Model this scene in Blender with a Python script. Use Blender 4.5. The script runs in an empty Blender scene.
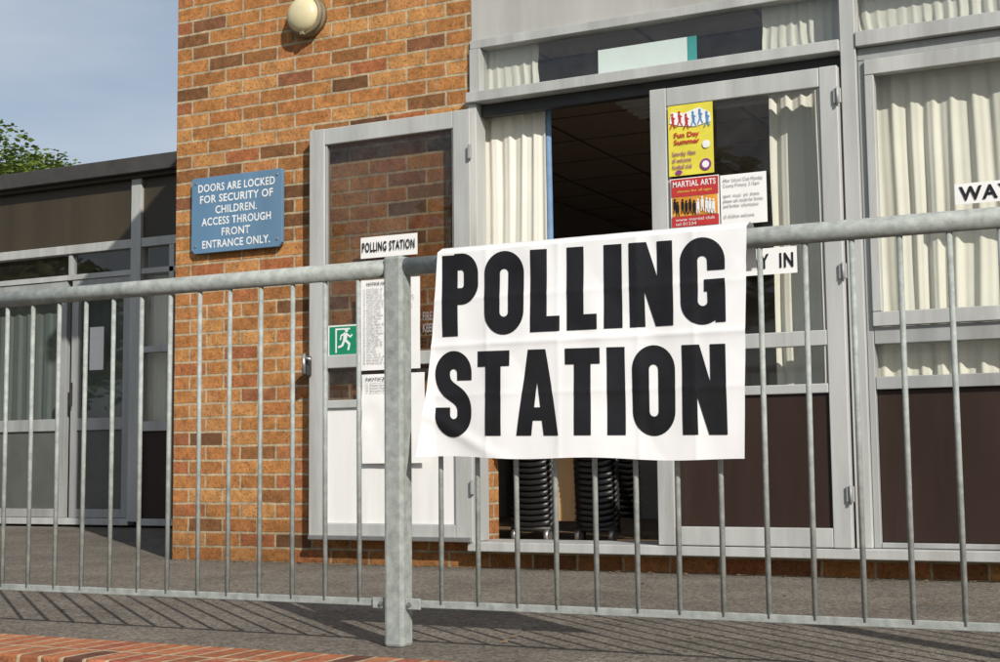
import bpy, bmesh, math, random
from mathutils import Vector, Matrix, noise
random.seed(7)
sc=bpy.context.scene
R=math.radians

# ---------------------------------------------------------------- materials
def nodes(m):
    m.use_nodes=True
    nt=m.node_tree
    return nt,nt.nodes,nt.links,nt.nodes['Principled BSDF']
def mat(name,col,rough=.6,metal=0.,nscale=8.,namt=.25,bump=0.,bscale=60.,streak=False,spec=.5,transl=0.,dirt=None,dirtamt=.5,speck=None):
    m=bpy.data.materials.new(name); nt,N,L,B=nodes(m)
    tc=N.new('ShaderNodeTexCoord'); mp=N.new('ShaderNodeMapping')
    L.new(tc.outputs['Object'],mp.inputs['Vector'])
    if streak: mp.inputs['Scale'].default_value=(1,1,.12)
    nz=N.new('ShaderNodeTexNoise'); nz.inputs['Scale'].default_value=nscale; nz.inputs['Detail'].default_value=4
    nz.inputs['Roughness'].default_value=.65
    L.new(mp.outputs[0],nz.inputs['Vector'])
    mr=N.new('ShaderNodeMapRange'); mr.inputs[1].default_value=.3; mr.inputs[2].default_value=.7
    mr.inputs[3].default_value=1-namt; mr.inputs[4].default_value=1+namt
    L.new(nz.outputs['Fac'],mr.inputs[0])
    mx=N.new('ShaderNodeMix'); mx.data_type='RGBA'; mx.blend_type='MULTIPLY'; mx.inputs[0].default_value=1
    mx.inputs[6].default_value=(*col,1); L.new(mr.outputs[0],mx.inputs[7])
    out=mx.outputs[2]
    if dirt:
        n3=N.new('ShaderNodeTexNoise'); n3.inputs['Scale'].default_value=nscale*.37; n3.inputs['Detail'].default_value=6; n3.inputs['Roughness'].default_value=.75
        L.new(mp.outputs[0],n3.inputs['Vector'])
        r3=N.new('ShaderNodeMapRange'); r3.inputs[1].default_value=.5; r3.inputs[2].default_value=.72; r3.inputs[4].default_value=dirtamt
        L.new(n3.outputs['Fac'],r3.inputs[0])
        m3=N.new('ShaderNodeMix'); m3.data_type='RGBA'; L.new(r3.outputs[0],m3.inputs[0]); L.new(out,m3.inputs[6]); m3.inputs[7].default_value=(*dirt,1)
        out=m3.outputs[2]
    if speck:
        v=N.new('ShaderNodeTexVoronoi'); v.inputs['Scale'].default_value=speck; L.new(tc.outputs['Object'],v.inputs['Vector'])
        sx=N.new('ShaderNodeSeparateColor'); L.new(v.outputs['Color'],sx.inputs[0])
        rs=N.new('ShaderNodeMapRange'); rs.inputs[3].default_value=.5; rs.inputs[4].default_value=1.5; L.new(sx.outputs[0],rs.inputs[0])
        m4=N.new('ShaderNodeMix'); m4.data_type='RGBA'; m4.blend_type='MULTIPLY'; m4.inputs[0].default_value=1; L.new(out,m4.inputs[6]); L.new(rs.outputs[0],m4.inputs[7]); out=m4.outputs[2]
    L.new(out,B.inputs['Base Color'])
    B.inputs['Metallic'].default_value=metal; B.inputs['Specular IOR Level'].default_value=spec
    mr2=N.new('ShaderNodeMapRange'); mr2.inputs[3].default_value=max(0.03,rough-.12); mr2.inputs[4].default_value=min(1,rough+.12)
    L.new(nz.outputs['Fac'],mr2.inputs[0]); L.new(mr2.outputs[0],B.inputs['Roughness'])
    if bump:
        n2=N.new('ShaderNodeTexNoise'); n2.inputs['Scale'].default_value=bscale; n2.inputs['Detail'].default_value=3
        L.new(tc.outputs['Object'],n2.inputs['Vector'])
        bp=N.new('ShaderNodeBump'); bp.inputs['Strength'].default_value=.6; bp.inputs['Distance'].default_value=bump
        L.new(n2.outputs['Fac'],bp.inputs['Height']); L.new(bp.outputs[0],B.inputs['Normal'])
    if transl:
        tr=N.new('ShaderNodeBsdfTranslucent'); L.new(out,tr.inputs['Color'])
        ms=N.new('ShaderNodeMixShader'); ms.inputs[0].default_value=transl
        L.new(B.outputs[0],ms.inputs[1]); L.new(tr.outputs[0],ms.inputs[2])
        L.new(ms.outputs[0],N['Material Output'].inputs['Surface'])
    return m

def mathn(N,L,op,a,b=None,c=None):
    n=N.new('ShaderNodeMath'); n.operation=op
    for i,v in enumerate((a,b,c)):
        if v is None: continue
        if isinstance(v,(int,float)): n.inputs[i].default_value=v
        else: L.new(v,n.inputs[i])
    return n.outputs[0]

def brickmat(name,bw=.225,bh=.075,soldier=False):
    m=bpy.data.materials.new(name); nt,N,L,B=nodes(m)
    tc=N.new('ShaderNodeTexCoord'); sp=N.new('ShaderNodeSeparateXYZ'); L.new(tc.outputs['Object'],sp.inputs[0])
    nw=N.new('ShaderNodeTexNoise'); nw.inputs['Scale'].default_value=9; nw.inputs['Detail'].default_value=2
    L.new(tc.outputs['Object'],nw.inputs['Vector'])
    wob=mathn(N,L,'MULTIPLY',mathn(N,L,'SUBTRACT',nw.outputs['Fac'],.5),.014)
    if soldier:
        u=mathn(N,L,'ADD',sp.outputs['X'],100); v=mathn(N,L,'ADD',mathn(N,L,'ADD',sp.outputs['Y'],sp.outputs['Z']),100.04)
    else:
        u=mathn(N,L,'ADD',mathn(N,L,'ADD',sp.outputs['X'],sp.outputs['Y']),100.03); v=mathn(N,L,'ADD',sp.outputs['Z'],30.0)
    u=mathn(N,L,'ADD',u,wob); v=mathn(N,L,'ADD',v,mathn(N,L,'MULTIPLY',wob,.6))
    cb=N.new('ShaderNodeCombineXYZ'); L.new(u,cb.inputs[0]); L.new(v,cb.inputs[1])
    bt=N.new('ShaderNodeTexBrick'); bt.inputs['Scale'].default_value=1; bt.inputs['Brick Width'].default_value=bw
    bt.inputs['Row Height'].default_value=bh; bt.inputs['Mortar Size'].default_value=.0072; bt.inputs['Mortar Smooth'].default_value=.2
    bt.offset=.5 if not soldier else 0.; bt.offset_frequency=2; L.new(cb.outputs[0],bt.inputs['Vector'])
    row=mathn(N,L,'FLOOR',mathn(N,L,'DIVIDE',v,bh))
    if soldier: off=0.
    else: off=mathn(N,L,'MULTIPLY',mathn(N,L,'SUBTRACT',1.,mathn(N,L,'MODULO',row,2.)),bw*.5)
    colm=mathn(N,L,'FLOOR',mathn(N,L,'DIVIDE',mathn(N,L,'ADD',u,off),bw))
    c2=N.new('ShaderNodeCombineXYZ'); L.new(colm,c2.inputs[0]); L.new(row,c2.inputs[1])
    wn=N.new('ShaderNodeTexWhiteNoise'); wn.noise_dimensions='3D'; L.new(c2.outputs[0],wn.inputs['Vector'])
    cr=N.new('ShaderNodeValToRGB'); e=cr.color_ramp
    cols=[(0,(.11,.055,.028)),(.09,(.20,.092,.038)),(.2,(.32,.138,.046)),(.4,(.41,.185,.060)),(.58,(.36,.145,.050)),(.75,(.45,.225,.080)),(.9,(.33,.118,.048)),(1,(.15,.075,.042))]
    if soldier: cols=[(p,(c[0]*.95,c[1]*.8,c[2]*1.1)) for p,c in cols]
    e.elements[0].position=0; e.elements[0].color=(*cols[0][1],1); e.elements[1].position=1; e.elements[1].color=(*cols[-1][1],1)
    for p,c in cols[1:-1]:
        k=e.elements.new(p); k.color=(*c,1)
    L.new(wn.outputs['Value'],cr.inputs[0])
    n1=N.new('ShaderNodeTexNoise'); n1.inputs['Scale'].default_value=24; n1.inputs['Detail'].default_value=6; n1.inputs['Roughness'].default_value=.74
    L.new(tc.outputs['Object'],n1.inputs['Vector'])
    r1=N.new('ShaderNodeMapRange'); r1.inputs[1].default_value=.3; r1.inputs[2].default_value=.7; r1.inputs[3].default_value=.58; r1.inputs[4].default_value=1.4
    L.new(n1.outputs['Fac'],r1.inputs[0])
    m1=N.new('ShaderNodeMix'); m1.data_type='RGBA'; m1.blend_type='MULTIPLY'; m1.inputs[0].default_value=1
    L.new(cr.outputs[0],m1.inputs[6]); L.new(r1.outputs[0],m1.inputs[7])
    n4=N.new('ShaderNodeTexNoise'); n4.inputs['Scale'].default_value=85; n4.inputs['Detail'].default_value=3; L.new(tc.outputs['Object'],n4.inputs['Vector'])
    r4=N.new('ShaderNodeMapRange'); r4.inputs[1].default_value=.56; r4.inputs[2].default_value=.67; r4.inputs[4].default_value=.75; L.new(n4.outputs['Fac'],r4.inputs[0])
    m4=N.new('ShaderNodeMix'); m4.data_type='RGBA'; L.new(r4.outputs[0],m4.inputs[0]); L.new(m1.outputs[2],m4.inputs[6]); m4.inputs[7].default_value=(.09,.048,.028,1)
    mm=N.new('ShaderNodeMix'); mm.data_type='RGBA'; L.new(bt.outputs['Fac'],mm.inputs[0]); L.new(m4.outputs[2],mm.inputs[6])
    mmc=N.new('ShaderNodeMix'); mmc.data_type='RGBA'; mmc.blend_type='MULTIPLY'; mmc.inputs[0].default_value=1; mmc.inputs[6].default_value=(.40,.315,.205,1); L.new(r1.outputs[0],mmc.inputs[7])
    L.new(mmc.outputs[2],mm.inputs[7])
    n5=N.new('ShaderNodeTexNoise'); n5.inputs['Scale'].default_value=3.1; n5.inputs['Detail'].default_value=9; n5.inputs['Roughness'].default_value=.82; L.new(tc.outputs['Object'],n5.inputs['Vector'])
    r5=N.new('ShaderNodeMapRange'); r5.inputs[1].default_value=.6; r5.inputs[2].default_value=.72; r5.inputs[4].default_value=.45; L.new(n5.outputs['Fac'],r5.inputs[0])
    m5=N.new('ShaderNodeMix'); m5.data_type='RGBA'; L.new(r5.outputs[0],m5.inputs[0]); L.new(mm.outputs[2],m5.inputs[6]); m5.inputs[7].default_value=(.50,.40,.28,1)
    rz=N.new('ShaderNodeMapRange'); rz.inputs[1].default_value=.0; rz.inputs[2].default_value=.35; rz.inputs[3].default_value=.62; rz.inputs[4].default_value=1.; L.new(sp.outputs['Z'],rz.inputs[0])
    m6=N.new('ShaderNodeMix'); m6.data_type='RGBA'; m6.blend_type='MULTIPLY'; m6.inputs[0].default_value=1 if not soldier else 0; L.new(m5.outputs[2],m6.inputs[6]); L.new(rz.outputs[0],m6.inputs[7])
    L.new(m6.outputs[2],B.inputs['Base Color']); B.inputs['Roughness'].default_value=.9; B.inputs['Specular IOR Level'].default_value=.2
    hgt=mathn(N,L,'ADD',mathn(N,L,'MULTIPLY',bt.outputs['Fac'],-1.),mathn(N,L,'MULTIPLY',n1.outputs['Fac'],.8))
    b=N.new('ShaderNodeBump'); b.inputs['Distance'].default_value=.007; b.inputs['Strength'].default_value=.9; L.new(hgt,b.inputs['Height']); L.new(b.outputs[0],B.inputs['Normal'])
    return m

def glassmat(name,tint=(.8,.82,.8),refl=.05,dust=.06):
    m=bpy.data.materials.new(name); m.use_nodes=True; nt=m.node_tree; N=nt.nodes; L=nt.links
    N.remove(N['Principled BSDF'])
    t=N.new('ShaderNodeBsdfTransparent'); t.inputs[0].default_value=(*tint,1)
    g=N.new('ShaderNodeBsdfGlossy'); g.inputs['Roughness'].default_value=.015
    tc=N.new('ShaderNodeTexCoord'); nz=N.new('ShaderNodeTexNoise'); nz.inputs['Scale'].default_value=1.7; nz.inputs['Detail'].default_value=1; L.new(tc.outputs['Object'],nz.inputs['Vector'])
    b=N.new('ShaderNodeBump'); b.inputs['Distance'].default_value=.004; b.inputs['Strength'].default_value=.5; L.new(nz.outputs['Fac'],b.inputs['Height']); L.new(b.outputs[0],g.inputs['Normal'])
    d=N.new('ShaderNodeBsdfDiffuse'); d.inputs[0].default_value=(.5,.48,.43,1)
    n2=N.new('ShaderNodeTexNoise'); n2.inputs['Scale'].default_value=5; n2.inputs['Detail'].default_value=6; n2.inputs['Roughness'].default_value=.8; L.new(tc.outputs['Object'],n2.inputs['Vector'])
    r2=N.new('ShaderNodeMapRange'); r2.inputs[1].default_value=.45; r2.inputs[2].default_value=.8; r2.inputs[3].default_value=.008; r2.inputs[4].default_value=dust; L.new(n2.outputs['Fac'],r2.inputs[0])
    lw=N.new('ShaderNodeLayerWeight'); lw.inputs['Blend'].default_value=.5
    ad=mathn(N,L,'ADD',mathn(N,L,'MULTIPLY',mathn(N,L,'POWER',lw.outputs['Facing'],4.),.8),refl)
    m1=N.new('ShaderNodeMixShader'); L.new(ad,m1.inputs[0]); L.new(t.outputs[0],m1.inputs[1]); L.new(g.outputs[0],m1.inputs[2])
    m2=N.new('ShaderNodeMixShader'); L.new(r2.outputs[0],m2.inputs[0]); L.new(m1.outputs[0],m2.inputs[1]); L.new(d.outputs[0],m2.inputs[2])
    L.new(m2.outputs[0],N['Material Output'].inputs[0])
    return m

M_brick=brickmat('brickwork'); M_cope=brickmat('coping_bricks',.075,.24,True)
M_frame=mat('weathered_painted_aluminium',(.33,.34,.34),.5,.1,6,.16,.0006,90,True,dirt=(.17,.155,.13),dirtamt=.55)
M_frame2=mat('aluminium_pale',(.43,.44,.43),.5,.1,7,.15,.0004,90,True,dirt=(.21,.195,.165),dirtamt=.55)
M_fasc=mat('pale_panel',(.38,.38,.36),.6,0,5,.12,0,60,True,dirt=(.24,.22,.19),dirtamt=.5)
M_brown=mat('brown_panel',(.030,.017,.013),.45,0,5,.2,0,60,True,dirt=(.052,.038,.03),dirtamt=.5,spec=.3)
M_brown2=mat('brown_fascia_panel',(.045,.034,.020),.5,0,4,.2,0,60,True)
M_white=mat('white_board',(.74,.74,.73),.5,0,5,.06,0,60,True,dirt=(.5,.48,.45),dirtamt=.4)
M_glass=glassmat('window_glass',(.92,.93,.91),.045,.05)
M_glassd=glassmat('dusty_tinted_glass',(.62,.60,.56),.05,.10)
M_glass2=glassmat('reflective_glass',(.86,.88,.87),.09,.05)
M_curt=mat('cream_curtain',(.86,.84,.75),.9,0,3,.05,.0008,200,False,.1,.22)
M_curtblue=mat('blue_curtain_edge',(.15,.25,.4),.9)
M_galv=mat('galvanised_steel',(.30,.325,.31),.66,.08,34,.26,.0008,140,dirt=(.19,.205,.19),dirtamt=.65,spec=.3)
M_asph=mat('asphalt',(.150,.132,.110),.92,0,2.2,.22,.009,150,spec=.2,dirt=(.085,.075,.062),dirtamt=.7,speck=110)
M_road=mat('road_asphalt',(.06,.06,.06),.9,0,3,.2,.004,120)
M_banner=mat('banner_plastic',(.86,.86,.87),.38,0,5,.015,0,60,False,.4,.10)
M_ink=mat('black_ink',(.010,.009,.011),.38,0,9,.2)
M_signb=mat('blue_sign_paint',(.10,.20,.32),.5,0,5,.12,.0003,60,True,dirt=(.18,.26,.34),dirtamt=.4)
M_signw=mat('white_lettering',(.72,.74,.74),.6,0,9,.1)
M_paper=mat('paper',(.78,.78,.77),.8,0,6,.03)
M_greytext=mat('grey_print',(.2,.2,.21),.8)
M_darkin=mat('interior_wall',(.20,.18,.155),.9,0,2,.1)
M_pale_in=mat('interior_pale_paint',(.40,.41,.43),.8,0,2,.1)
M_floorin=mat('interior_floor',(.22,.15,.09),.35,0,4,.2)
M_black=mat('black_plastic',(.013,.013,.014),.38)
M_wood=mat('light_wood',(.55,.34,.17),.5,0,9,.2,0,60,True)
M_steel=mat('steel',(.4,.4,.4),.4,.8,20,.1)
M_dark=mat('dark_metal',(.05,.05,.05),.5,.4)
M_roof=mat('roof_edge_felt',(.045,.043,.042),.9,0,6,.25,.002,60)
M_green=mat('green_sign',(.01,.22,.11),.4,0,5,.05)
M_yellow=mat('yellow_print',(.68,.60,.06),.5,0,12,.08)
M_red=mat('red_print',(.45,.03,.03),.5,0,12,.1)
M_purple=mat('purple_print',(.22,.03,.2),.5)
M_blue=mat('blue_print',(.10,.25,.5),.5)
M_orange=mat('orange_print',(.65,.28,.03),.5)
M_lampglass=mat('cream_lamp_glass',(.74,.66,.42),.25,0,12,.06,spec=.6,transl=.2)
M_lampbase=mat('lamp_base',(.20,.17,.11),.6,0,20,.2)
M_teal=mat('teal_board',(.05,.40,.38),.6)
M_lightboard=mat('pale_board',(.82,.90,.87),.6,0,5,.05)
M_bark=mat('bark',(.10,.075,.05),.9,0,6,.3,.01,20)
M_grass=mat('grass',(.06,.10,.03),.95,0,2,.3,.02,30)
M_litter=mat('dry_leaves',(.16,.10,.05),.9,0,30,.5)

M_ceil=bpy.data.materials.new('ceiling_tiles'); nt,N,L,B=nodes(M_ceil)
tc=N.new('ShaderNodeTexCoord'); bt=N.new('ShaderNodeTexBrick'); L.new(tc.outputs['Object'],bt.inputs['Vector'])
bt.inputs['Scale'].default_value=1; bt.inputs['Brick Width'].default_value=.6; bt.inputs['Row Height'].default_value=.6; bt.offset=0; bt.inputs['Mortar Size'].default_value=.014
bt.inputs['Color1'].default_value=(.46,.38,.31,1); bt.inputs['Color2'].default_value=(.52,.43,.36,1); bt.inputs['Mortar'].default_value=(.16,.13,.11,1)
L.new(bt.outputs['Color'],B.inputs['Base Color']); B.inputs['Roughness'].default_value=.9

def leafmat(name,c1,c2):
    m=bpy.data.materials.new(name); nt,N,L,B=nodes(m)
    tc=N.new('ShaderNodeTexCoord'); nz=N.new('ShaderNodeTexNoise'); nz.inputs['Scale'].default_value=1.1; nz.inputs['Detail'].default_value=5; L.new(tc.outputs['Object'],nz.inputs['Vector'])
    r=N.new('ShaderNodeMapRange'); r.inputs[1].default_value=.35; r.inputs[2].default_value=.65; L.new(nz.outputs['Fac'],r.inputs[0])
    mx=N.new('ShaderNodeMix'); mx.data_type='RGBA'; L.new(r.outputs[0],mx.inputs[0]); mx.inputs[6].default_value=(*c1,1); mx.inputs[7].default_value=(*c2,1)
    L.new(mx.outputs[2],B.inputs['Base Color']); B.inputs['Roughness'].default_value=.6
    t=N.new('ShaderNodeBsdfTranslucent'); L.new(mx.outputs[2],t.inputs[0]); ms=N.new('ShaderNodeMixShader'); ms.inputs[0].default_value=.3
    L.new(B.outputs[0],ms.inputs[1]); L.new(t.outputs[0],ms.inputs[2]); L.new(ms.outputs[0],N['Material Output'].inputs[0])
    return m
M_leaf=leafmat('leaves',(.07,.12,.02),(.17,.22,.035))

# ---------------------------------------------------------------- builders
def empty(name):
    o=bpy.data.objects.new(name,None); sc.collection.objects.link(o); o.empty_display_size=.2; return o
def link(name,me,m,parent=None,bevel=0.,smooth=False):
    o=bpy.data.objects.new(name,me); sc.collection.objects.link(o)
    if m: me.materials.append(m)
    if parent: o.parent=parent
    if bevel:
        b=o.modifiers.new('bevel','BEVEL'); b.width=bevel; b.segments=2; b.limit_method='ANGLE'; b.angle_limit=R(50)
    if smooth:
        for p in me.polygons: p.use_smooth=True
    return o
def boxes(name,bl,m,parent=None,bevel=.003):
    """bl: list of (x0,x1,y0,y1,z0,z1)"""
    bm=bmesh.new()
    for x0,x1,y0,y1,z0,z1 in bl:
        r=bmesh.ops.create_cube(bm,size=1)
        for v in r['verts']:
            v.co=Vector(((x0+x1)/2+v.co.x*(x1-x0),(y0+y1)/2+v.co.y*(y1-y0),(z0+z1)/2+v.co.z*(z1-z0)))
    me=bpy.data.meshes.new(name); bm.to_mesh(me); bm.free()
    return link(name,me,m,parent,bevel)
def panes(name,bl,m,parent=None):
    """single glass sheets: list of (x0,x1,y,z0,z1)"""
    bm=bmesh.new()
    for x0,x1,y,z0,z1 in bl:
        bm.faces.new([bm.verts.new(p) for p in ((x0,y,z0),(x1,y,z0),(x1,y,z1),(x0,y,z1))])
    me=bpy.data.meshes.new(name); bm.to_mesh(me); bm.free()
    return link(name,me,m,parent)
def cyls(name,cl,m,parent=None,seg=20,smooth=True):
    """cl: list of (p0,p1,r)"""
    bm=bmesh.new()
    for p0,p1,r in cl:
        p0=Vector(p0); p1=Vector(p1); d=p1-p0
        if isinstance(r,tuple): r1,r2=r
        else: r1=r2=r
        q=bmesh.ops.create_cone(bm,cap_ends=True,segments=seg,radius1=r1,radius2=r2,depth=d.length)
        M=Matrix.Translation((p0+p1)/2)@d.to_track_quat('Z','Y').to_matrix().to_4x4()
        bmesh.ops.transform(bm,matrix=M,verts=q['verts'])
    me=bpy.data.meshes.new(name); bm.to_mesh(me); bm.free()
    o=link(name,me,m,parent)
    if smooth:
        for p in me.polygons: p.use_smooth=len(p.vertices)==4
    return o
def poly(name,pl,y,m,parent=None):
    bm=bmesh.new()
    for i,pts in enumerate(pl):
        vs=[bm.verts.new((a,y-i*.00008,b)) for a,b in pts]; bm.faces.new(vs)
    me=bpy.data.meshes.new(name); bm.to_mesh(me); bm.free()
    return link(name,me,m,parent)
def rect(x0,x1,z0,z1): return [(x0,z0),(x1,z0),(x1,z1),(x0,z1)]
def ell(cx,cz,rx,rz,n=20): return [(cx+rx*math.cos(2*math.pi*i/n),cz+rz*math.sin(2*math.pi*i/n)) for i in range(n)]
def text(name,body,x0,x1,z0,z1,y,m,parent,bold=0.,align='LEFT',spacing=1.,char=1.):
    cu=bpy.data.curves.new(name,'FONT'); cu.body=body; cu.offset=bold; cu.align_x=align; cu.space_line=spacing; cu.resolution_u=3; cu.space_character=char
    to=bpy.data.objects.new(name+'_tmp',cu); sc.collection.objects.link(to)
    bpy.context.view_layer.update()
    dg=bpy.context.evaluated_depsgraph_get()
    me=bpy.data.meshes.new_from_object(to.evaluated_get(dg))
    bpy.data.objects.remove(to)
    xs=[v.co.x for v in me.vertices]; ys=[v.co.y for v in me.vertices]
    a,b=min(xs),max(xs); c,d=min(ys),max(ys)
    for v in me.vertices:
        v.co=Vector((x0+(v.co.x-a)/(b-a)*(x1-x0),y,z0+(v.co.y-c)/(d-c)*(z1-z0)))
    me.materials.clear()
    return link(name,me,m,parent)
def sheet(name,x0,x1,z0,z1,y,m,parent,warp=.0):
    nx,nz=14,14; bm=bmesh.new(); g=[]
    for j in range(nz+1):
        row=[]
        for i in range(nx+1):
            x=x0+(x1-x0)*i/nx; z=z0+(z1-z0)*j/nz
            dy=warp*(noise.noise(Vector((x*6,z*5,y*3)))+.4*noise.noise(Vector((x*15,z*14,1))))
            row.append(bm.verts.new((x,y-abs(dy),z)))
        g.append(row)
    for j in range(nz):
        for i in range(nx): bm.faces.new((g[j][i],g[j][i+1],g[j+1][i+1],g[j+1][i]))
    me=bpy.data.meshes.new(name); bm.to_mesh(me); bm.free()
    return link(name,me,m,parent,0,True)
def curtain(name,x0,x1,z0,z1,y,parent,pleat=.075,amp=.022,seed=0,m=None):
    n=max(12,int((x1-x0)/.006)); k=14; bm=bmesh.new(); g=[]
    for j in range(k+1):
        t=j/k; z=z0+(z1-z0)*t; row=[]
        for i in range(n+1):
            x=x0+(x1-x0)*i/n
            ph=x/pleat*2*math.pi+2.6*noise.noise(Vector((x*4,seed,t*.8)))
            a=amp*(.6+.6*noise.noise(Vector((x*7,seed+5,t*1.2))))*(1-.3*t)
            dy=a*math.sin(ph)+.35*a*math.sin(2.3*ph+1+t)
            row.append(bm.verts.new((x+.006*noise.noise(Vector((x*5,t*3,seed))),y+dy,z)))
        g.append(row)
    for j in range(k):
        for i in range(n): bm.faces.new((g[j][i],g[j][i+1],g[j+1][i+1],g[j+1][i]))
    me=bpy.data.meshes.new(name); bm.to_mesh(me); bm.free()
    return link(name,me,m or M_curt,parent,0,True)

# ---------------------------------------------------------------- ground
bm=bmesh.new()
def q(a): bm.faces.new([bm.verts.new(p) for p in a])
q([(-400,2.9,0),(400,2.9,0),(400,600,0),(-400,600,0)])
me=bpy.data.meshes.new('pavement'); bm.to_mesh(me); bm.free(); link('terrace_pavement',me,M_asph)
bm=bmesh.new(); q([(-400,-400,-1.),(400,-400,-1.),(400,2.95,-1.),(-400,2.95,-1.)])
me=bpy.data.meshes.new('road'); bm.to_mesh(me); bm.free(); link('road',me,M_road)
bm=bmesh.new(); q([(-400,-400,-.98),(400,-400,-.98),(400,-9,-.98),(-400,-9,-.98)])
me=bpy.data.meshes.new('grass'); bm.to_mesh(me); bm.free(); link('grass',me,M_grass)
rw=empty('retaining_wall')
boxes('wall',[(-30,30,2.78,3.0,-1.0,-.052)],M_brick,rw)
boxes('coping',[(-30,30,2.76,3.09,-.05,.012)],M_cope,rw,.006)
bm=bmesh.new(); rnd=random.Random(4)
for i in range(520):
    if rnd.random()<.65: x=rnd.uniform(-5,1); y=5.93-abs(rnd.gauss(0,.07))
    else: x=rnd.uniform(-6,1); y=rnd.uniform(3.1,5.9)
    s=rnd.uniform(.004,.016); a=rnd.uniform(0,6.28); t=rnd.uniform(-.4,.4)
    p=Vector((x,y,.006)); e=Matrix.Rotation(a,3,'Z')@Matrix.Rotation(t,3,'X')
    bm.faces.new([bm.verts.new(p+e@Vector(v)) for v in ((-s,0,0),(0,-s*.5,0),(s,0,.002),(0,s*.5,0))])
me=bpy.data.meshes.new('leaf_litter'); bm.to_mesh(me); bm.free(); link('leaf_litter',me,M_litter)

# ---------------------------------------------------------------- main building
mb=empty('school_building')
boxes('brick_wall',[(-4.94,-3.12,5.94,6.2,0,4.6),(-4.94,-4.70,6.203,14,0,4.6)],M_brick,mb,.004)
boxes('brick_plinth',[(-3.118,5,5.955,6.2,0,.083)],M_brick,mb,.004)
boxes('sill',[(-3.118,5,5.86,6.15,.085,.128)],M_frame2,mb,.004)
boxes('jamb',[(-3.117,-3.072,5.90,6.0,.13,2.233),(-3.118,-3.06,5.92,6.0,2.287,2.51)],M_frame2,mb)
boxes('mullion',[(-1.31,-1.245,5.895,5.99,.13,3.2),(.36,.42,5.895,5.99,.13,3.2),(2.0,2.06,5.895,5.99,.13,3.2)],M_frame2,mb)
boxes('door_head',[(-3.07,-1.312,5.95,6.0,2.175,2.2325)],M_dark,mb)  # dark colour paints in the shade beneath the transom beam
boxes('transom_beam',[(-3.117,-1.312,5.875,6.0,2.235,2.285),(-1.243,.358,5.885,6.0,2.245,2.31),(.422,1.998,5.885,6.0,2.245,2.31)],M_frame2,mb)
boxes('transom_head',[(-3.117,-1.312,5.925,6.0,2.512,2.555),(-1.243,.358,5.925,6.0,2.512,2.555),(.422,1.998,5.925,6.0,2.512,2.555)],M_frame2,mb)
boxes('upper_panel',[(-3.117,-1.312,5.94,6.06,2.557,3.2),(-1.243,.358,5.94,6.06,2.557,3.2),(.422,1.998,5.94,6.06,2.557,3.2)],M_fasc,mb)
boxes('upper_brick',[(-3.118,5,5.945,6.2,3.203,4.6)],M_brick,mb)
boxes('roof',[(-5.1,5.1,5.8,14,4.602,4.8)],M_roof,mb)
panes('transom_glass',[(-3.06,-1.312,5.965,2.287,2.51),(-1.243,.358,5.965,2.312,2.51),(.422,1.998,5.965,2.312,2.51)],M_glass2,mb)
boxes('transom_bead',[(-3.06,-1.312,5.94,5.98,2.2865,2.298),(-1.243,.358,5.94,5.98,2.3115,2.325)],M_frame,mb,.002)
for k,(a,b) in enumerate(((-1.243,.358),(.422,1.998))):
    n='' if k==0 else '_b'
    boxes('window_frame'+n,[(a,b,5.92,5.99,2.19,2.243),(a,a+.028,5.92,5.99,.13,2.188),(b-.028,b,5.92,5.99,.13,2.188),
        (a+.03,b-.03,5.92,5.99,.975,1.045),(a+.03,b-.03,5.92,5.99,.785,.838),(a+.03,b-.03,5.92,5.99,.1305,.152)],M_frame,mb)
    boxes('casement'+n,[(a+.03,b-.03,5.90,5.95,2.12,2.186),(a+.03,b-.03,5.90,5.95,1.048,1.108),(a+.03,a+.068,5.90,5.95,1.11,2.118),(b-.068,b-.03,5.90,5.95,1.11,2.118)],M_frame2,mb)
    panes('glass'+n,[(a+.07,b-.07,5.935,1.11,2.118),(a+.03,b-.03,5.962,.84,.973)],M_glass,mb)
    boxes('brown_panel'+n,[(a+.03,b-.03,5.945,5.98,.154,.783)],M_brown,mb)
    curtain('curtain'+n,a-.01,b-.01,.80,2.24,6.025,mb,.085,.020,3+k)
    curtain('transom_curtain'+n,a-.01,b-.01,2.30,2.53,6.015,mb,.050,.010,9+k)
curtain('door_curtain',-1.66,-1.31,.75,2.20,6.02,mb,.075,.020,1)
curtain('opening_curtain',-3.12,-2.765,.60,2.23,6.04,mb,.072,.015,2)
curtain('curtain_lining',-2.768,-2.742,.60,2.23,6.05,mb,.05,.008,4,M_curtblue)
curtain('transom_curtain_l',-3.12,-2.79,2.29,2.52,6.015,mb,.05,.010,6)
curtain('transom_curtain_r',-1.68,-1.31,2.29,2.52,6.015,mb,.045,.010,7)
boxes('display_board',[(-2.465,-2.025,5.985,5.992,2.289,2.43)],M_lightboard,mb,.001)
boxes('display_board_edge',[(-2.023,-1.98,5.985,5.992,2.289,2.43)],M_teal,mb,.001)
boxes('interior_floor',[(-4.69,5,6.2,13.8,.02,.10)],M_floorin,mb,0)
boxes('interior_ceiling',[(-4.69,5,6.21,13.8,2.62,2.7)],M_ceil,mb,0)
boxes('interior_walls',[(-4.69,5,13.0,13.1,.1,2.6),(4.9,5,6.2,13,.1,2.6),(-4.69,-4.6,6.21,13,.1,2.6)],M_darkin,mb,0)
boxes('interior_partition',[(-4.5,-1.9,9.2,9.3,.1,1.25)],M_pale_in,mb,0)
boxes('interior_beam',[(-4.5,5,6.6,6.68,2.50,2.61)],M_darkin,mb,0)
boxes('ceiling_light_diffuser',[(-2.9,-1.7,7.2+i*.09,7.24+i*.09,2.52,2.56) for i in range(6)],M_white,mb,.002)

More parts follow.
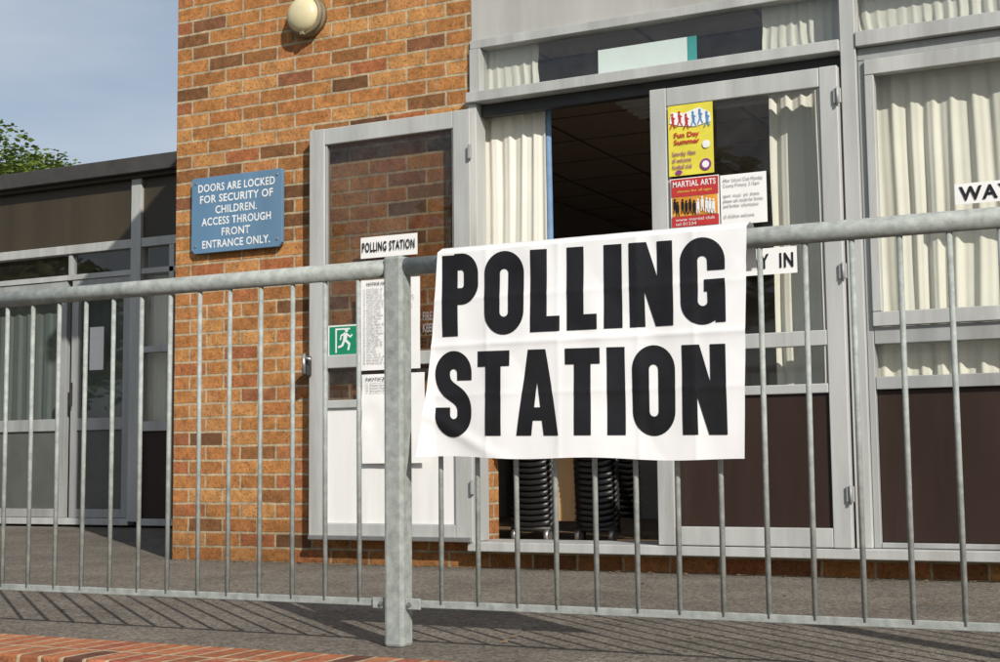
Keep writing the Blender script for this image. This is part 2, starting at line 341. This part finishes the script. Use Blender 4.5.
# ---------------------------------------------------------------- doors
def leaf(name,x0,x1,z0,z1,s,panelmat,gl,toprail=.085,zr0=.975,zr1=1.04):
    d=empty(name); ya,yb=5.855,5.90
    fr=[(x0,x0+s,ya,yb,z0,z1),(x1-s,x1,ya,yb,z0,z1),(x0+s+.001,x1-s-.001,ya+.001,yb-.001,z1-toprail,z1-.001),(x0+s+.001,x1-s-.001,ya+.001,yb-.001,z0+.001,z0+.082),
        (x0+s+.001,x1-s-.001,ya+.002,yb-.002,.775,.815),(x0+s+.001,x1-s-.001,ya+.002,yb-.002,zr0,zr1)]
    boxes('frame',fr,M_frame2,d,.004)
    b=.010
    boxes('beading',[(x0+s+.001,x0+s+b,ya+.008,yb-.008,.816,z1-toprail-.001),(x1-s-b,x1-s-.001,ya+.008,yb-.008,.816,z1-toprail-.001)],M_frame,d,.002)
    panes('glass',[(x0+s+.002,x1-s-.002,5.878,zr1+.001,z1-toprail-.001),(x0+s+.002,x1-s-.002,5.878,.816,zr0-.001)],gl,d)
    boxes('lower_panel',[(x0+s+.001,x1-s-.001,5.872,5.885,z0+.083,.774)],panelmat,d,.001)
    return d
dl=leaf('open_door',-4.01,-3.085,.125,2.198,.092,M_white,M_glassd)
boxes('kick_strip',[(-4.005,-3.09,5.84,5.853,.128,.150)],M_steel,dl)
boxes('lock_case',[(-4.015,-3.99,5.815,5.853,.94,1.04)],M_dark,dl,.006)
cyls('lever',[((-4.003,5.80,1.03),(-3.96,5.80,1.02),.007),((-4.003,5.80,.95),(-4.003,5.80,1.05),.009)],M_steel,dl)
boxes('hinge',[(-3.088,-3.072,5.835,5.853,z,z+.07) for z in (.35,1.2,1.95)],M_frame,dl)
dr=leaf('glazed_door',-2.165,-1.318,.13,2.168,.078,M_brown,M_glass)
boxes('hinge',[(-1.335,-1.302,5.842,5.853,z,z+.065) for z in (.32,1.25,2.0)],M_frame,dr,.003)
cyls('hinge_pin',[((-1.315,5.838,z-.004),(-1.315,5.838,z+.069),.0055) for z in (.32,1.25,2.0)],M_frame,dr)

ex=empty('fire_exit_sign')
poly('backing',[rect(-3.905,-3.60,1.035,1.190)],5.872,M_signw,ex)
poly('green_field',[rect(-3.898,-3.607,1.042,1.183)],5.8715,M_green,ex)
cx,cz=-3.80,1.115
def limb(a,b,w):
    a=Vector(a); b=Vector(b); d=(b-a).normalized(); n=Vector((-d.y,d.x))*w/2
    return [tuple(a+n),tuple(b+n),tuple(b-n),tuple(a-n)]
poly('running_man',[ell(cx+.004,cz+.048,.010,.010,12),limb((cx,cz+.036),(cx-.006,cz-.002),.022),limb((cx-.004,cz),(cx+.022,cz-.022),.013),limb((cx+.022,cz-.018),(cx+.014,cz-.052),.011),
  limb((cx-.008,cz),(cx-.022,cz-.03),.013),limb((cx-.020,cz-.028),(cx-.045,cz-.036),.011),limb((cx,cz+.032),(cx+.028,cz+.014),.009),limb((cx+.026,cz+.012),(cx+.038,cz+.026),.008),limb((cx-.004,cz+.032),(cx-.028,cz+.022),.009),limb((cx-.027,cz+.024),(cx-.032,cz+.0),.008)],5.871,M_signw,ex)
poly('doorway',[rect(-3.862,-3.853,1.052,1.172),rect(-3.862,-3.775,1.166,1.174),rect(-3.73,-3.722,1.052,1.172)],5.871,M_signw,ex)

pl=empty('polling_station_label')
sheet('paper',-3.70,-3.375,1.512,1.617,5.853,M_paper,pl,.004)
text('lettering','POLLING STATION',-3.688,-3.387,1.542,1.590,5.846,M_ink,pl,.022,char=1.12)
random.seed(3)
def names(n):
    c='bcdfghklmnprst'; v='aeiou'
    o=[]
    for i in range(n):
        w=''.join(random.choice(c)+random.choice(v) for _ in range(random.randint(2,4))).title()
        w2=''.join(random.choice(c)+random.choice(v) for _ in range(random.randint(2,3))).title()
        o.append('%d  %s, %s'%(i+11,w,w2)+('  '+str(random.randint(1,80)) if random.random()<.7 else ''))
    return '\n'.join(o)
l1=empty('voter_notice'); sheet('paper',-3.70,-3.36,.955,1.402,5.850,M_paper,l1,.006)
text('heading','NOTICE OF POLL',-3.66,-3.50,1.375,1.388,5.843,M_ink,l1,.02)
text('list',names(26),-3.68,-3.54,.985,1.36,5.8425,M_greytext,l1)
text('list_2',names(26),-3.52,-3.39,.985,1.36,5.8425,M_greytext,l1)
l2=empty('voter_notice'); sheet('paper',-3.69,-3.335,.50,.935,5.847,M_paper,l2,.010)
text('heading','NOTICE',-3.66,-3.55,.905,.918,5.836,M_ink,l2,.02)
text('list',names(4),-3.66,-3.50,.845,.895,5.8355,M_greytext,l2)
wn=empty('fire_door_notice')
text('lettering','FIRE DOOR\nKEEP CLEAR',-3.36,-3.20,1.13,1.23,5.874,M_greytext,wn,.02)

py=5.852
po=empty('yellow_poster'); sheet('paper',-2.077,-1.868,1.76,2.08,py,M_yellow,po,.002)
poly('picture',[[(-2.07,2.0),(-2.06,2.05),(-2.0,2.04),(-1.93,2.06),(-1.88,2.03),(-1.875,1.99),(-1.95,1.975),(-2.02,1.985)]],py-.004,M_signw,po)
fig=[]
for i in range(6):
    x=-2.055+i*.032; z=2.0+.008*math.sin(i*2.1)
    fig+= [ell(x,z+.038,.006,.007,10),limb((x,z+.03),(x+.004,z+.0),.012),limb((x,z),(x-.010,z-.024),.006),limb((x+.003,z),(x+.014,z-.022),.006),limb((x,z+.026),(x+.014,z+.018),.005)]
poly('players',fig[:15],py-.005,M_red,po); poly('players_2',fig[15:],py-.005,M_blue,po)
text('title','Fun Day\nSummer',-2.05,-1.93,1.90,1.955,py-.0045,M_red,po,.03)
text('body','Saturday 10am\nall welcome\nfootball club',-2.06,-1.95,1.79,1.87,py-.0045,M_purple,po,.01)
poly('badge',[ell(-1.905,1.80,.026,.026,24),ell(-2.03,1.775,.016,.01,16)],py-.0045,M_purple,po)
poly('badge_2',[ell(-1.905,1.80,.016,.016,24),ell(-1.90,1.89,.018,.018,20)],py-.0052,M_signw,po)
pm=empty('martial_arts_poster'); sheet('paper',-2.072,-1.847,1.525,1.748,py,M_paper,pm,.002)
poly('red_field',[rect(-2.068,-1.851,1.665,1.744),rect(-2.068,-1.851,1.529,1.575)],py-.003,M_red,pm)
poly('photo',[rect(-2.064,-1.855,1.577,1.663)],py-.003,M_orange,pm)
text('title','MARTIAL ARTS',-2.060,-1.862,1.708,1.735,py-.004,M_signw,pm,.02,char=1.1)
text('sub','classes for all ages',-2.04,-1.88,1.68,1.694,py-.004,M_yellow,pm)
fg=[]; rnd=random.Random(2)
for i in range(11):
    x=-2.055+i*.0185+rnd.uniform(-.003,.003); z=rnd.uniform(-.008,.008); fg+=[ell(x,1.645+z,.005,.006,10),rect(x-.007,x+.007,1.604+z,1.638+z),limb((x-.003,1.605+z),(x-.006,1.585+z),.005),limb((x+.003,1.605+z),(x+.006,1.585+z),.005)]
poly('group',fg[:24],py-.0042,M_ink,pm); poly('group_2',fg[24:],py-.0062,M_signw,pm)
text('foot','www martial club\ntel 01234',-2.05,-1.87,1.535,1.568,py-.0042,M_signw,pm)
pw=empty('class_notice'); sheet('paper',-1.842,-1.635,1.52,1.742,py,M_paper,pw,.002)
text('lettering','After School Club Monday\nCounty Primary, 3.15pm\n\nsport  music  art  drama\nplease ask inside for forms\nand further information\n\nall children welcome',-1.83,-1.65,1.55,1.725,py-.004,M_greytext,pw)
w1=empty('way_in_sign'); sheet('paper',-1.83,-1.512,1.290,1.405,py,M_paper,w1,.002)
text('lettering','WAY  IN',-1.785,-1.527,1.315,1.380,py-.004,M_ink,w1,.028,char=1.15)
w2=empty('way_in_sign'); sheet('paper',-.862,-.47,1.528,1.613,5.892,M_paper,w2,.002)
text('lettering','WAY  IN',-.845,-.49,1.541,1.600,5.888,M_ink,w2,.028,char=1.18)

# ---------------------------------------------------------------- blue sign
bs=empty('blue_notice_sign'); c=.022
x0,x1,z0,z1=-4.803,-4.213,1.625,2.035
bm=bmesh.new()
out=[(x0+c,z0),(x1-c,z0),(x1,z0+c),(x1,z1-c*.4),(x1-c*.4,z1),(x0+c*.4,z1),(x0,z1-c*.4),(x0,z0+c)]
f=bm.faces.new([bm.verts.new((a,5.905,b)) for a,b in out]); r=bmesh.ops.extrude_face_region(bm,geom=[f])
for v in [g for g in r['geom'] if isinstance(g,bmesh.types.BMVert)]: v.co.y=5.925
bmesh.ops.recalc_face_normals(bm,faces=bm.faces)
me=bpy.data.meshes.new('board'); bm.to_mesh(me); bm.free(); link('board',me,M_signb,bs,.002)
lines=['DOORS ARE LOCKED','FOR SECURITY OF','CHILDREN.','ACCESS THROUGH','FRONT','ENTRANCE ONLY.']
wd=[.50,.475,.27,.45,.185,.44]
for i,(t,w) in enumerate(zip(lines,wd)):
    zt=1.997-i*.061; text('line_%d'%i,t,-4.508-w/2,-4.508+w/2,zt-.043,zt,5.9035,M_signw,bs,.020,char=1.08)
cyls('screws',[((x,5.90,z),(x,5.91,z),.006) for x in (x0+.03,x1-.03) for z in (z0+.04,z1-.03)],M_steel,bs,10)

# ---------------------------------------------------------------- bulkhead lamp
bl=empty('bulkhead_lamp'); LX,LZ=-4.067,2.821
cyls('base',[((LX,5.94,LZ),(LX,5.895,LZ),.108),((LX,5.897,LZ),(LX,5.875,LZ),(.112,.100))],M_lampbase,bl,40)
bm=bmesh.new(); bmesh.ops.create_uvsphere(bm,u_segments=40,v_segments=20,radius=1)
for v in bm.verts: v.co=Vector((LX+v.co.x*.094,5.878-v.co.z*.052 if v.co.z>0 else 5.878,LZ+v.co.y*.094))
me=bpy.data.meshes.new('dome'); bm.to_mesh(me); bm.free(); link('dome',me,M_lampglass,bl,0,True)
boxes('clips',[(LX-.012,LX+.012,5.862,5.89,LZ+.085,LZ+.108),(LX-.012,LX+.012,5.862,5.89,LZ-.108,LZ-.085)],M_lampbase,bl)

# ---------------------------------------------------------------- stacked chairs inside
def chairs(name,cx,cy,n):
    e=empty(name)
    bm=bmesh.new()
    prof=[(-.018,-.030),(-.014,-.012),(0,.0),(.06,.004),(.20,-.006),(.33,.0),(.37,.02)]
    for i in range(n):
        z=.205+i*.030; o=i*.003; rows=[]
        for (py_,pz) in prof:
            rows.append([bm.verts.new((cx+s*.10,cy+py_-o+.012*s*s,z+pz+.012*s*s)) for s in (-1,-.6,-.2,.2,.6,1)])
        for r0,r1 in zip(rows,rows[1:]):
            for j in range(5): bm.faces.new((r0[j],r0[j+1],r1[j+1],r1[j]))
    me=bpy.data.meshes.new('shells'); bm.to_mesh(me); bm.free()
    o_=link('shells',me,M_black,e,0,True); sd=o_.modifiers.new('s','SOLIDIFY'); sd.thickness=.009
    cl=[]
    for i in range(n):
        z=.20+i*.030
        for s in (-1,1): cl.append(((cx+s*.104,cy+.0,z-.02),(cx+s*.104,cy+.05,z+.01),.0075))
    cyls('legs',cl+[((cx+s*.104,cy+.05,.15),(cx+s*.104,cy+.02,.19+n*.030),.008) for s in (-1,1)]+[((cx-.11,cy+.0,.165),(cx+.11,cy+.0,.165),.011)],M_dark,e,12)
    cyls('castors',[((cx+s*.09-.012,cy+.0,.132),(cx+s*.09+.012,cy+.0,.132),.03) for s in (-1,1)],M_steel,e,20)
    return e
chairs('stacked_chairs',-3.05,6.42,15); chairs('stacked_chairs',-2.70,6.42,15)
wt=empty('wooden_table'); boxes('board',[(-2.99,-2.80,6.50,6.54,.2,.64)],M_wood,wt); boxes('feet',[(-2.98,-2.96,6.50,6.56,.1,.2),(-2.83,-2.81,6.50,6.56,.1,.2)],M_dark,wt)

# ---------------------------------------------------------------- left building
lb=empty('annexe_building'); Y=8.9
boxes('roof_edge',[(-16,-4.95,Y-.12,Y+6,2.90,3.03)],M_roof,lb,.006)
boxes('soffit',[(-16,-4.95,Y-.06,Y+.2,2.87,2.898)],M_brown2,lb)
mull=[-15.4,-13.6,-11.75,-9.65,-7.845]
boxes('mullions',[(x,x+.105,Y-.03,Y+.08,.05,2.868) for x in mull]+[(-7.45,-7.40,Y-.02,Y+.07,.05,2.3)],M_frame2,lb)
gx=[]; bx=[]; fr=[]
seg=[(-15.295,-13.6),(-13.495,-11.75),(-11.645,-9.65),(-9.545,-7.845),(-7.74,-4.95)]
for a,b in seg:
    bx.append((a+.001,b-.001,Y,Y+.05,2.37,2.868)); fr.append((a+.001,b-.001,Y-.025,Y+.07,2.295,2.368)); fr.append((a+.001,b-.001,Y-.02,Y+.07,2.07,2.115)); fr.append((a+.001,b-.001,Y-.02,Y+.07,.02,.075))
    gx.append((a+.001,b-.001,Y+.02,2.117,2.293))
boxes('upper_panels',bx,M_brown2,lb); boxes('rails',fr,M_frame2,lb)
panes('clerestory_glass',gx,M_glass2,lb)
boxes('clerestory_bars',[(-8.54,-8.50,Y-.01,Y+.05,2.117,2.293),(-10.66,-10.62,Y-.01,Y+.05,2.117,2.293)],M_frame,lb)
df=[];dg=[];dp=[]
for a,b in ((-9.54,-8.55),(-8.49,-7.86),(-11.6,-10.65),(-10.6,-9.66),(-13.45,-12.6),(-12.55,-11.76),(-15.2,-14.4),(-14.35,-13.61)):
    s=.07; y0,y1=Y-.01,Y+.04
    df+=[(a,a+s,y0,y1,.078,2.068),(b-s,b,y0,y1,.078,2.068),(a+s+.001,b-s-.001,y0+.001,y1,1.99,2.067),(a+s+.001,b-s-.001,y0+.001,y1,.079,.15),(a+s+.001,b-s-.001,y0+.001,y1,.80,.90)]
    dg.append((a+s,b-s,Y+.015,.901,1.989)); dp.append((a+s,b-s,Y+.01,Y+.025,.151,.799))
boxes('door_frames',df,M_frame,lb); panes('door_glass',dg,M_glass2,lb)
M_dpanel=mat('grey_brown_panel',(.09,.095,.085),.4,0,4,.15); boxes('door_panels',dp,M_dpanel,lb)
boxes('door_handle',[(-8.60,-8.58,Y-.06,Y-.04,1.0,1.2),(-8.46,-8.44,Y-.06,Y-.04,1.0,1.2)],M_dark,lb)
boxes('door_notice',[(-8.30,-8.15,Y+.002,Y+.008,1.30,1.66)],M_paper,lb,.001)
boxes('side_window_rails',[(-7.738,-7.452,Y-.02,Y+.06,.78,.86),(-7.738,-7.452,Y-.02,Y+.06,1.42,1.47)],M_frame2,lb)
panes('side_window_glass',[(-7.738,-7.452,Y+.015,.862,1.418),(-7.738,-7.452,Y+.015,1.472,2.068),(-7.398,-4.95,Y+.015,.862,2.068)],M_glass,lb)
boxes('side_window_panel',[(-7.738,-7.452,Y+.01,Y+.03,.077,.778),(-7.398,-4.95,Y+.01,Y+.03,.077,.86)],M_brown,lb)
curtain('side_curtain',-7.80,-7.45,.86,2.07,Y+.12,lb,.08,.02,12)
boxes('annexe_inside',[(-16,-4.95,Y+2.5,Y+2.6,0,2.85),(-16,-4.95,Y+.3,Y+2.5,.0,.05)],M_darkin,lb,0)
boxes('annexe_end_wall',[(-16.2,-16.003,Y,Y+6,0,2.89)],M_brick,lb)
M_blind=mat('grey_green_blind',(.13,.15,.14),.8,0,3,.15,0,60,True)
curtain('door_blind',-9.6,-8.6,.3,2.05,Y+.16,lb,.11,.012,20,M_blind)
curtain('door_blind_r',-8.55,-7.9,.3,2.05,Y+.16,lb,.11,.012,22,M_blind)

# ---------------------------------------------------------------- railing
rl=empty('metal_railing'); FY=3.36; zc=1.048
PX=[-6.0,-4.0,-2.003,.0,2.0]
def cylr(name,cl,seg=24): return cyls(name,cl,M_galv,rl,seg)
for i,x in enumerate(PX):
    boxes('post_%d'%i,[(x-.030,x+.030,FY-.030,FY+.030,0.0,1.078)],M_galv,rl,.009)
tr=[];br=[];bars=[];lug=[]
random.seed(11)
for i in range(len(PX)-1):
    a,b=PX[i]+.031,PX[i+1]-.031
    tr.append(((a-.001,FY,zc),(b+.001,FY,zc),.025)); 
    br.append((a+.035,b-.035,FY-.006,FY+.006,.107,.127))
    lug+=[(a-.001,a+.045,FY-.014,FY-.008,.102,.132),(b-.045,b+.001,FY-.014,FY-.008,.102,.132)]
    if i==2: xs=[-1.867+.11325*k for k in range(17)]
    else: xs=[PX[i+1]-.129-.113*k for k in range(17)]
    for x in xs:
        dx=random.uniform(-.003,.003); bars.append(((x+dx,FY,.117),(x,FY,zc-.01),.0070))
cylr('top_rail',tr,32); boxes('bottom_rail',br,M_galv,rl,.002); boxes('rail_lugs',lug,M_galv,rl,.002); cylr('bars',bars,16)
cyls('bolts',[((x+s*.045,FY-.022,.117),(x+s*.045,FY-.01,.117),.006) for x in PX for s in (-1,1)],M_steel,rl,6,False)

# ---------------------------------------------------------------- banner
bn=empty('polling_station_banner'); BY=3.322
TL,TR,BR,BL=(-1.85,1.078),(-.98,1.078),(-1.0,.499),(-1.914,.516)
def disp(x,z):
    t=(1.08-z)/.58
    d=.006*t*(1+math.sin(x*9+1.3+z*2))+.003*t*(1+math.sin(x*23-z*6))
    d+=.006*abs(noise.noise(Vector((x*5,z*4,2))))+.0024*(noise.noise(Vector((x*14,z*9,5)))+1)
    for cxx in (-1.70,-1.49,-1.27,-1.12):
        d+=.0020*math.exp(-abs(x-cxx)/.009)
    for czz in (.815,.94,.68):
        d+=(.0036 if czz==.815 else .0014)*math.exp(-abs(z-czz)/.008)
    s=(x+1.9)*.55+(z-.52); d+=.005*math.exp(-((s-.12)/.02)**2)*max(0,1-abs(x+1.8)/.3)
    s=(x+1.0)*-.8+(z-1.08); d+=.004*math.exp(-((s+.10)/.02)**2)*max(0,1-abs(x+1.05)/.25)
    d+=.012*max(0,(-1.86-x)/.06)*t
    return d
nx,nz=170,110; bm=bmesh.new(); g=[]
for j in range(nz+1):
    t=j/nz; row=[]
    for i in range(nx+1):
        s=i/nx
        xa=TL[0]+(TR[0]-TL[0])*s; xb=BL[0]+(BR[0]-BL[0])*s
        za=TL[1]+(TR[1]-TL[1])*s; zb=BL[1]+(BR[1]-BL[1])*s+.003*math.sin(s*14)
        x=xa+(xb-xa)*t; z=za+(zb-za)*t
        if s<.5: x+= .010*math.sin(t*3.1)*(1-2*s)
        row.append(bm.verts.new((x,BY-disp(x,z)+(.01 if j==0 else 0),z)))
    g.append(row)
back=[]
for (yy,zz) in ((3.345,1.087),(3.375,1.086),(3.392,1.065),(3.395,1.02),(3.397,.97)):
    back.append([bm.verts.new((g[0][i].co.x,yy+.003*noise.noise(Vector((i*.12,zz*9,0))),zz+ (.006*noise.noise(Vector((i*.05,3,0))) if zz<1 else 0))) for i in range(nx+1)])
allr=back[::-1]+g
for j in range(len(allr)-1):
    for i in range(nx): bm.faces.new((allr[j][i],allr[j+1][i],allr[j+1][i+1],allr[j][i+1]))
me=bpy.data.meshes.new('sheet'); bm.to_mesh(me); bm.free(); link('sheet',me,M_banner,bn,0,True)
H=1.96; T=.425
def dens(p,step=.06):
    o=[]
    for a,b in zip(p,p[1:]):
        n=max(1,int(math.hypot(b[0]-a[0],b[1]-a[1])/step))
        for k in range(n): o.append((a[0]+(b[0]-a[0])*k/n,a[1]+(b[1]-a[1])*k/n))
    o.append(p[-1]); return o
def arc(cx,cy,rx,ry,a0,a1,n=18): return [(cx+rx*math.cos(R(a0+(a1-a0)*k/n)),cy+ry*math.sin(R(a0+(a1-a0)*k/n))) for k in range(n+1)]
def letter(ch):
    t=T
    if ch=='I': return .46,[([(.23,0),(.23,H)],.46)],[]
    if ch=='L': return .78,[([(.22,0),(.22,H)],.44),([(.42,.18),(.78,.18)],.36)],[]
    if ch=='T': return .92,[([(.46,0),(.46,H-.1)],.44),([(0,H-.18),(.92,H-.18)],.36)],[]
    if ch=='P':
        w=1.02; r=.27
        return w,[([(.22,0),(.22,H)],.44),([(.35,H-.17)]+arc(w-.2-r,H-.17-.3,r,.3,90,0)+arc(w-.2-r,H*.40+.17+.3,r,.3,0,-90)+[(.35,H*.40+.17)],.40)],[]
    if ch=='O':
        w=1.08; r=(w-t)/2
        return w,[(arc(w/2,H-t/2-r*1.0+.02,r,r,0,180)+arc(w/2,t/2+r-.02,r,r,180,360)+[(w-t/2,H/2),(w-t/2,H-t/2-r+.02)],t)],[]
    if ch=='G':
        w=1.08; r=(w-t)/2
        return w,[([(w-t/2,H*.62)]+arc(w/2,H-t/2-r+.02,r,r,0,180)+arc(w/2,t/2+r-.02,r,r,180,360)+[(w-t/2,H*.50)],t),([(w*.53,H*.445),(w,H*.445)],.28),([(w-.12,0.02),(w-.12,H*.4)],.24)],[]
    if ch=='S':
        w=1.06; r=(w-t)/2; P=[(w-t/2,H*.66)]+arc(w/2,H-t/2-r+.03,r,r,0,180)
        a=P[-1]; b=(w-t/2,t/2+r+.02)
        mid=[]
        for k in range(1,24):
            u=k/24; 
            p0,p1,p2,p3=a,(a[0],H*.47),(b[0],H*.55),b
            mid.append(tuple((1-u)**3*p0[i]+3*(1-u)**2*u*p1[i]+3*(1-u)*u*u*p2[i]+u**3*p3[i] for i in (0,1)))
        P+=mid+arc(w/2,t/2+r-.03,r,r,0,-180)+[(t/2,H*.34)]
        return w,[(P,t)],[]
    if ch=='N':
        w=1.08; return w,[([(.19,0),(.19,H)],.38),([(w-.19,0),(w-.19,H)],.38)],[[(.02,H),(.44,H),(w-.02,0),(w-.44,0)]]
    if ch=='A':
        w=1.16; return w,[([(.3,H*.25),(w-.3,H*.25)],.30)],[[(0,0),(.41,0),(.68,H),(.34,H)],[(w-.41,0),(w,0),(w-.34,H),(w-.68,H)]]
def word(name,wd,xl,xr,ztl,ztr,zbl,zbr):
    defs=[letter(c) for c in wd]; gap=.18; tot=sum(d[0] for d in defs)+gap*(len(wd)-1); k=(xr-xl)/tot
    bm=bmesh.new(); cur=0; lay=0
    def put(u,v):
        s=u/tot; x=xl+u*k; z=(zbl+(zbr-zbl)*s)+(v/H)*((ztl+(ztr-ztl)*s)-(zbl+(zbr-zbl)*s))
        return bm.verts.new((x,BY-disp(x,z)-.0016-lay*.00012,z))
    for w,st,qd in defs:
        lay=0
        for P,t in st:
            P=dens([p for i,p in enumerate(P) if i==0 or math.hypot(p[0]-P[i-1][0],p[1]-P[i-1][1])>1e-5]); rows=[]
            for i,p in enumerate(P):
                a=P[max(0,i-1)]; b=P[min(len(P)-1,i+1)]
                if P[0]==P[-1] and i in (0,len(P)-1): a,b=P[-2],P[1]
                d=Vector((b[0]-a[0],b[1]-a[1])).normalized(); n=Vector((-d.y,d.x))*t/2
                rows.append([put(cur+p[0]+n.x*s,p[1]+n.y*s) for s in (-1,-.6,-.2,.2,.6,1)])
            for r0,r1 in zip(rows,rows[1:]):
                for j in range(5): bm.faces.new((r0[j],r0[j+1],r1[j+1],r1[j]))
            lay+=1
        for qv in qd:
            n=34; rows=[]
            for i in range(n+1):
                u=i/n; a=[qv[0][m]+(qv[3][m]-qv[0][m])*u for m in (0,1)]; b=[qv[1][m]+(qv[2][m]-qv[1][m])*u for m in (0,1)]
                rows.append([put(cur+a[0]+(b[0]-a[0])*s/6,a[1]+(b[1]-a[1])*s/6) for s in range(7)])
            for r0,r1 in zip(rows,rows[1:]):
                for j in range(6): bm.faces.new((r0[j],r0[j+1],r1[j+1],r1[j]))
            lay+=1
        cur+=w+gap
    me=bpy.data.meshes.new(name); bm.to_mesh(me); bm.free(); return link(name,me,M_ink,bn,0,True)
word('word_polling','POLLING',-1.835,-1.037,1.062,1.050,.840,.836)
word('word_station','STATION',-1.858,-1.040,.798,.784,.572,.561)

# ---------------------------------------------------------------- trees
def treemesh(seed,h,rx,rz,n,ls):
    rnd=random.Random(seed); bm=bmesh.new()
    cz=h-rz
    cl=[]
    for i in range(34):
        while True:
            p=Vector((rnd.uniform(-1,1),rnd.uniform(-1,1),rnd.uniform(-1,1)))
            if .3<p.length<1: break
        cl.append((Vector((p.x*rx,p.y*rx,cz+p.z*rz)),rnd.uniform(.18,.34)*rx))
    for i in range(n):
        c,r=rnd.choice(cl); d=Vector((rnd.gauss(0,1),rnd.gauss(0,1),rnd.gauss(0,.8))).normalized()*r*rnd.random()**.4
        p=c+d; s=ls*rnd.uniform(.6,1.3)
        e=Matrix.Rotation(rnd.uniform(0,6.28),3,'Z')@Matrix.Rotation(rnd.uniform(-1.2,1.2),3,'X')
        a=e@Vector((s,0,0)); b=e@Vector((0,s*.6,0))
        bm.faces.new([bm.verts.new(p+v) for v in (-a,-b,a,b)])
    nf=len(bm.faces)
    for c,r in [((Vector((0,0,0)),Vector((0,0,cz))),(h*.035,h*.018))]+[((Vector((0,0,cz*rnd.uniform(.5,1))),k[0]),(h*.012,h*.003)) for k in cl[:18]]:
        d=c[1]-c[0]; qq=bmesh.ops.create_cone(bm,cap_ends=False,segments=8,radius1=r[0],radius2=r[1],depth=d.length)
        bmesh.ops.transform(bm,matrix=Matrix.Translation((c[0]+c[1])/2)@d.to_track_quat('Z','Y').to_matrix().to_4x4(),verts=qq['verts'])
    me=bpy.data.meshes.new('tree'); bm.faces.ensure_lookup_table()
    for i,f in enumerate(bm.faces): f.material_index=0 if i<nf else 1
    bm.to_mesh(me); bm.free(); me.materials.append(M_leaf); me.materials.append(M_bark); return me
tm=treemesh(5,10.5,5.0,3.4,60000,.10)
o=bpy.data.objects.new('broadleaf_tree',tm); sc.collection.objects.link(o); o.location=(-34.2,30,-.15)
tm2=treemesh(9,11,4.5,4,7000,.28)
for i,(x,y,s) in enumerate(((-26,-20,1.0),(-16,-26,1.1),(-34,-14,.9),(-42,-22,1.1))):
    o=bpy.data.objects.new('broadleaf_tree',tm2); sc.collection.objects.link(o); o.location=(x,y,-1); o.scale=(s,s,s*.95); o.rotation_euler=(0,0,i*1.3)

# ---------------------------------------------------------------- light & sky
S=Vector((1.32,-1.12,1.1)).normalized()
sun=bpy.data.lights.new('sun','SUN'); sun.energy=5.0; sun.angle=R(.5); sun.color=(1,.945,.86)
so=bpy.data.objects.new('sun',sun); sc.collection.objects.link(so); so.rotation_euler=S.to_track_quat('Z','Y').to_euler(); so.location=(10,-10,10)
w=bpy.data.worlds.new('World'); sc.world=w; w.use_nodes=True; N=w.node_tree.nodes; L=w.node_tree.links
sky=N.new('ShaderNodeTexSky'); sky.sky_type='NISHITA'; sky.sun_disc=False; sky.sun_elevation=math.asin(S.z); sky.sun_rotation=math.atan2(S.x,S.y); sky.air_density=1.0; sky.dust_density=1.5
tc=N.new('ShaderNodeTexCoord'); mp=N.new('ShaderNodeMapping'); mp.inputs['Scale'].default_value=(1.2,1.2,4.5); L.new(tc.outputs['Generated'],mp.inputs[0])
nz=N.new('ShaderNodeTexNoise'); nz.inputs['Scale'].default_value=2.2; nz.inputs['Detail'].default_value=6; nz.inputs['Roughness'].default_value=.5; L.new(mp.outputs[0],nz.inputs['Vector'])
mr=N.new('ShaderNodeMapRange'); mr.inputs[1].default_value=.36; mr.inputs[2].default_value=.70; mr.inputs[3].default_value=.20; mr.inputs[4].default_value=.75; L.new(nz.outputs['Fac'],mr.inputs[0])
mx=N.new('ShaderNodeMix'); mx.data_type='RGBA'; L.new(mr.outputs[0],mx.inputs[0]); L.new(sky.outputs[0],mx.inputs[6]); mx.inputs[7].default_value=(6.8,7.4,8.2,1)
bg=N['Background']; L.new(mx.outputs[2],bg.inputs[0]); bg.inputs[1].default_value=.09

# ---------------------------------------------------------------- camera
psi=R(26.6); th=R(5.35); rho=.0105
F=Vector((-math.sin(psi),math.cos(psi),0)); Rt=Vector((math.cos(psi),math.sin(psi),0)); Z=Vector((0,0,1))
fw=F*math.cos(th)+Z*math.sin(th); up=-F*math.sin(th)+Z*math.cos(th)
cr_=Rt*math.cos(rho)-up*math.sin(rho); cu_=Rt*math.sin(rho)+up*math.cos(rho)
cam=bpy.data.cameras.new('camera'); co=bpy.data.objects.new('camera',cam); sc.collection.objects.link(co)
Mx=Matrix((( cr_.x,cu_.x,-fw.x,0),(cr_.y,cu_.y,-fw.y,0),(cr_.z,cu_.z,-fw.z,.5),(0,0,0,1))); co.matrix_world=Mx
cam.sensor_width=36; cam.lens=50.4; cam.clip_start=.05; cam.clip_end=2000
sc.camera=co
sc.view_settings.view_transform='Standard'; sc.view_settings.look='None'; sc.view_settings.exposure=0
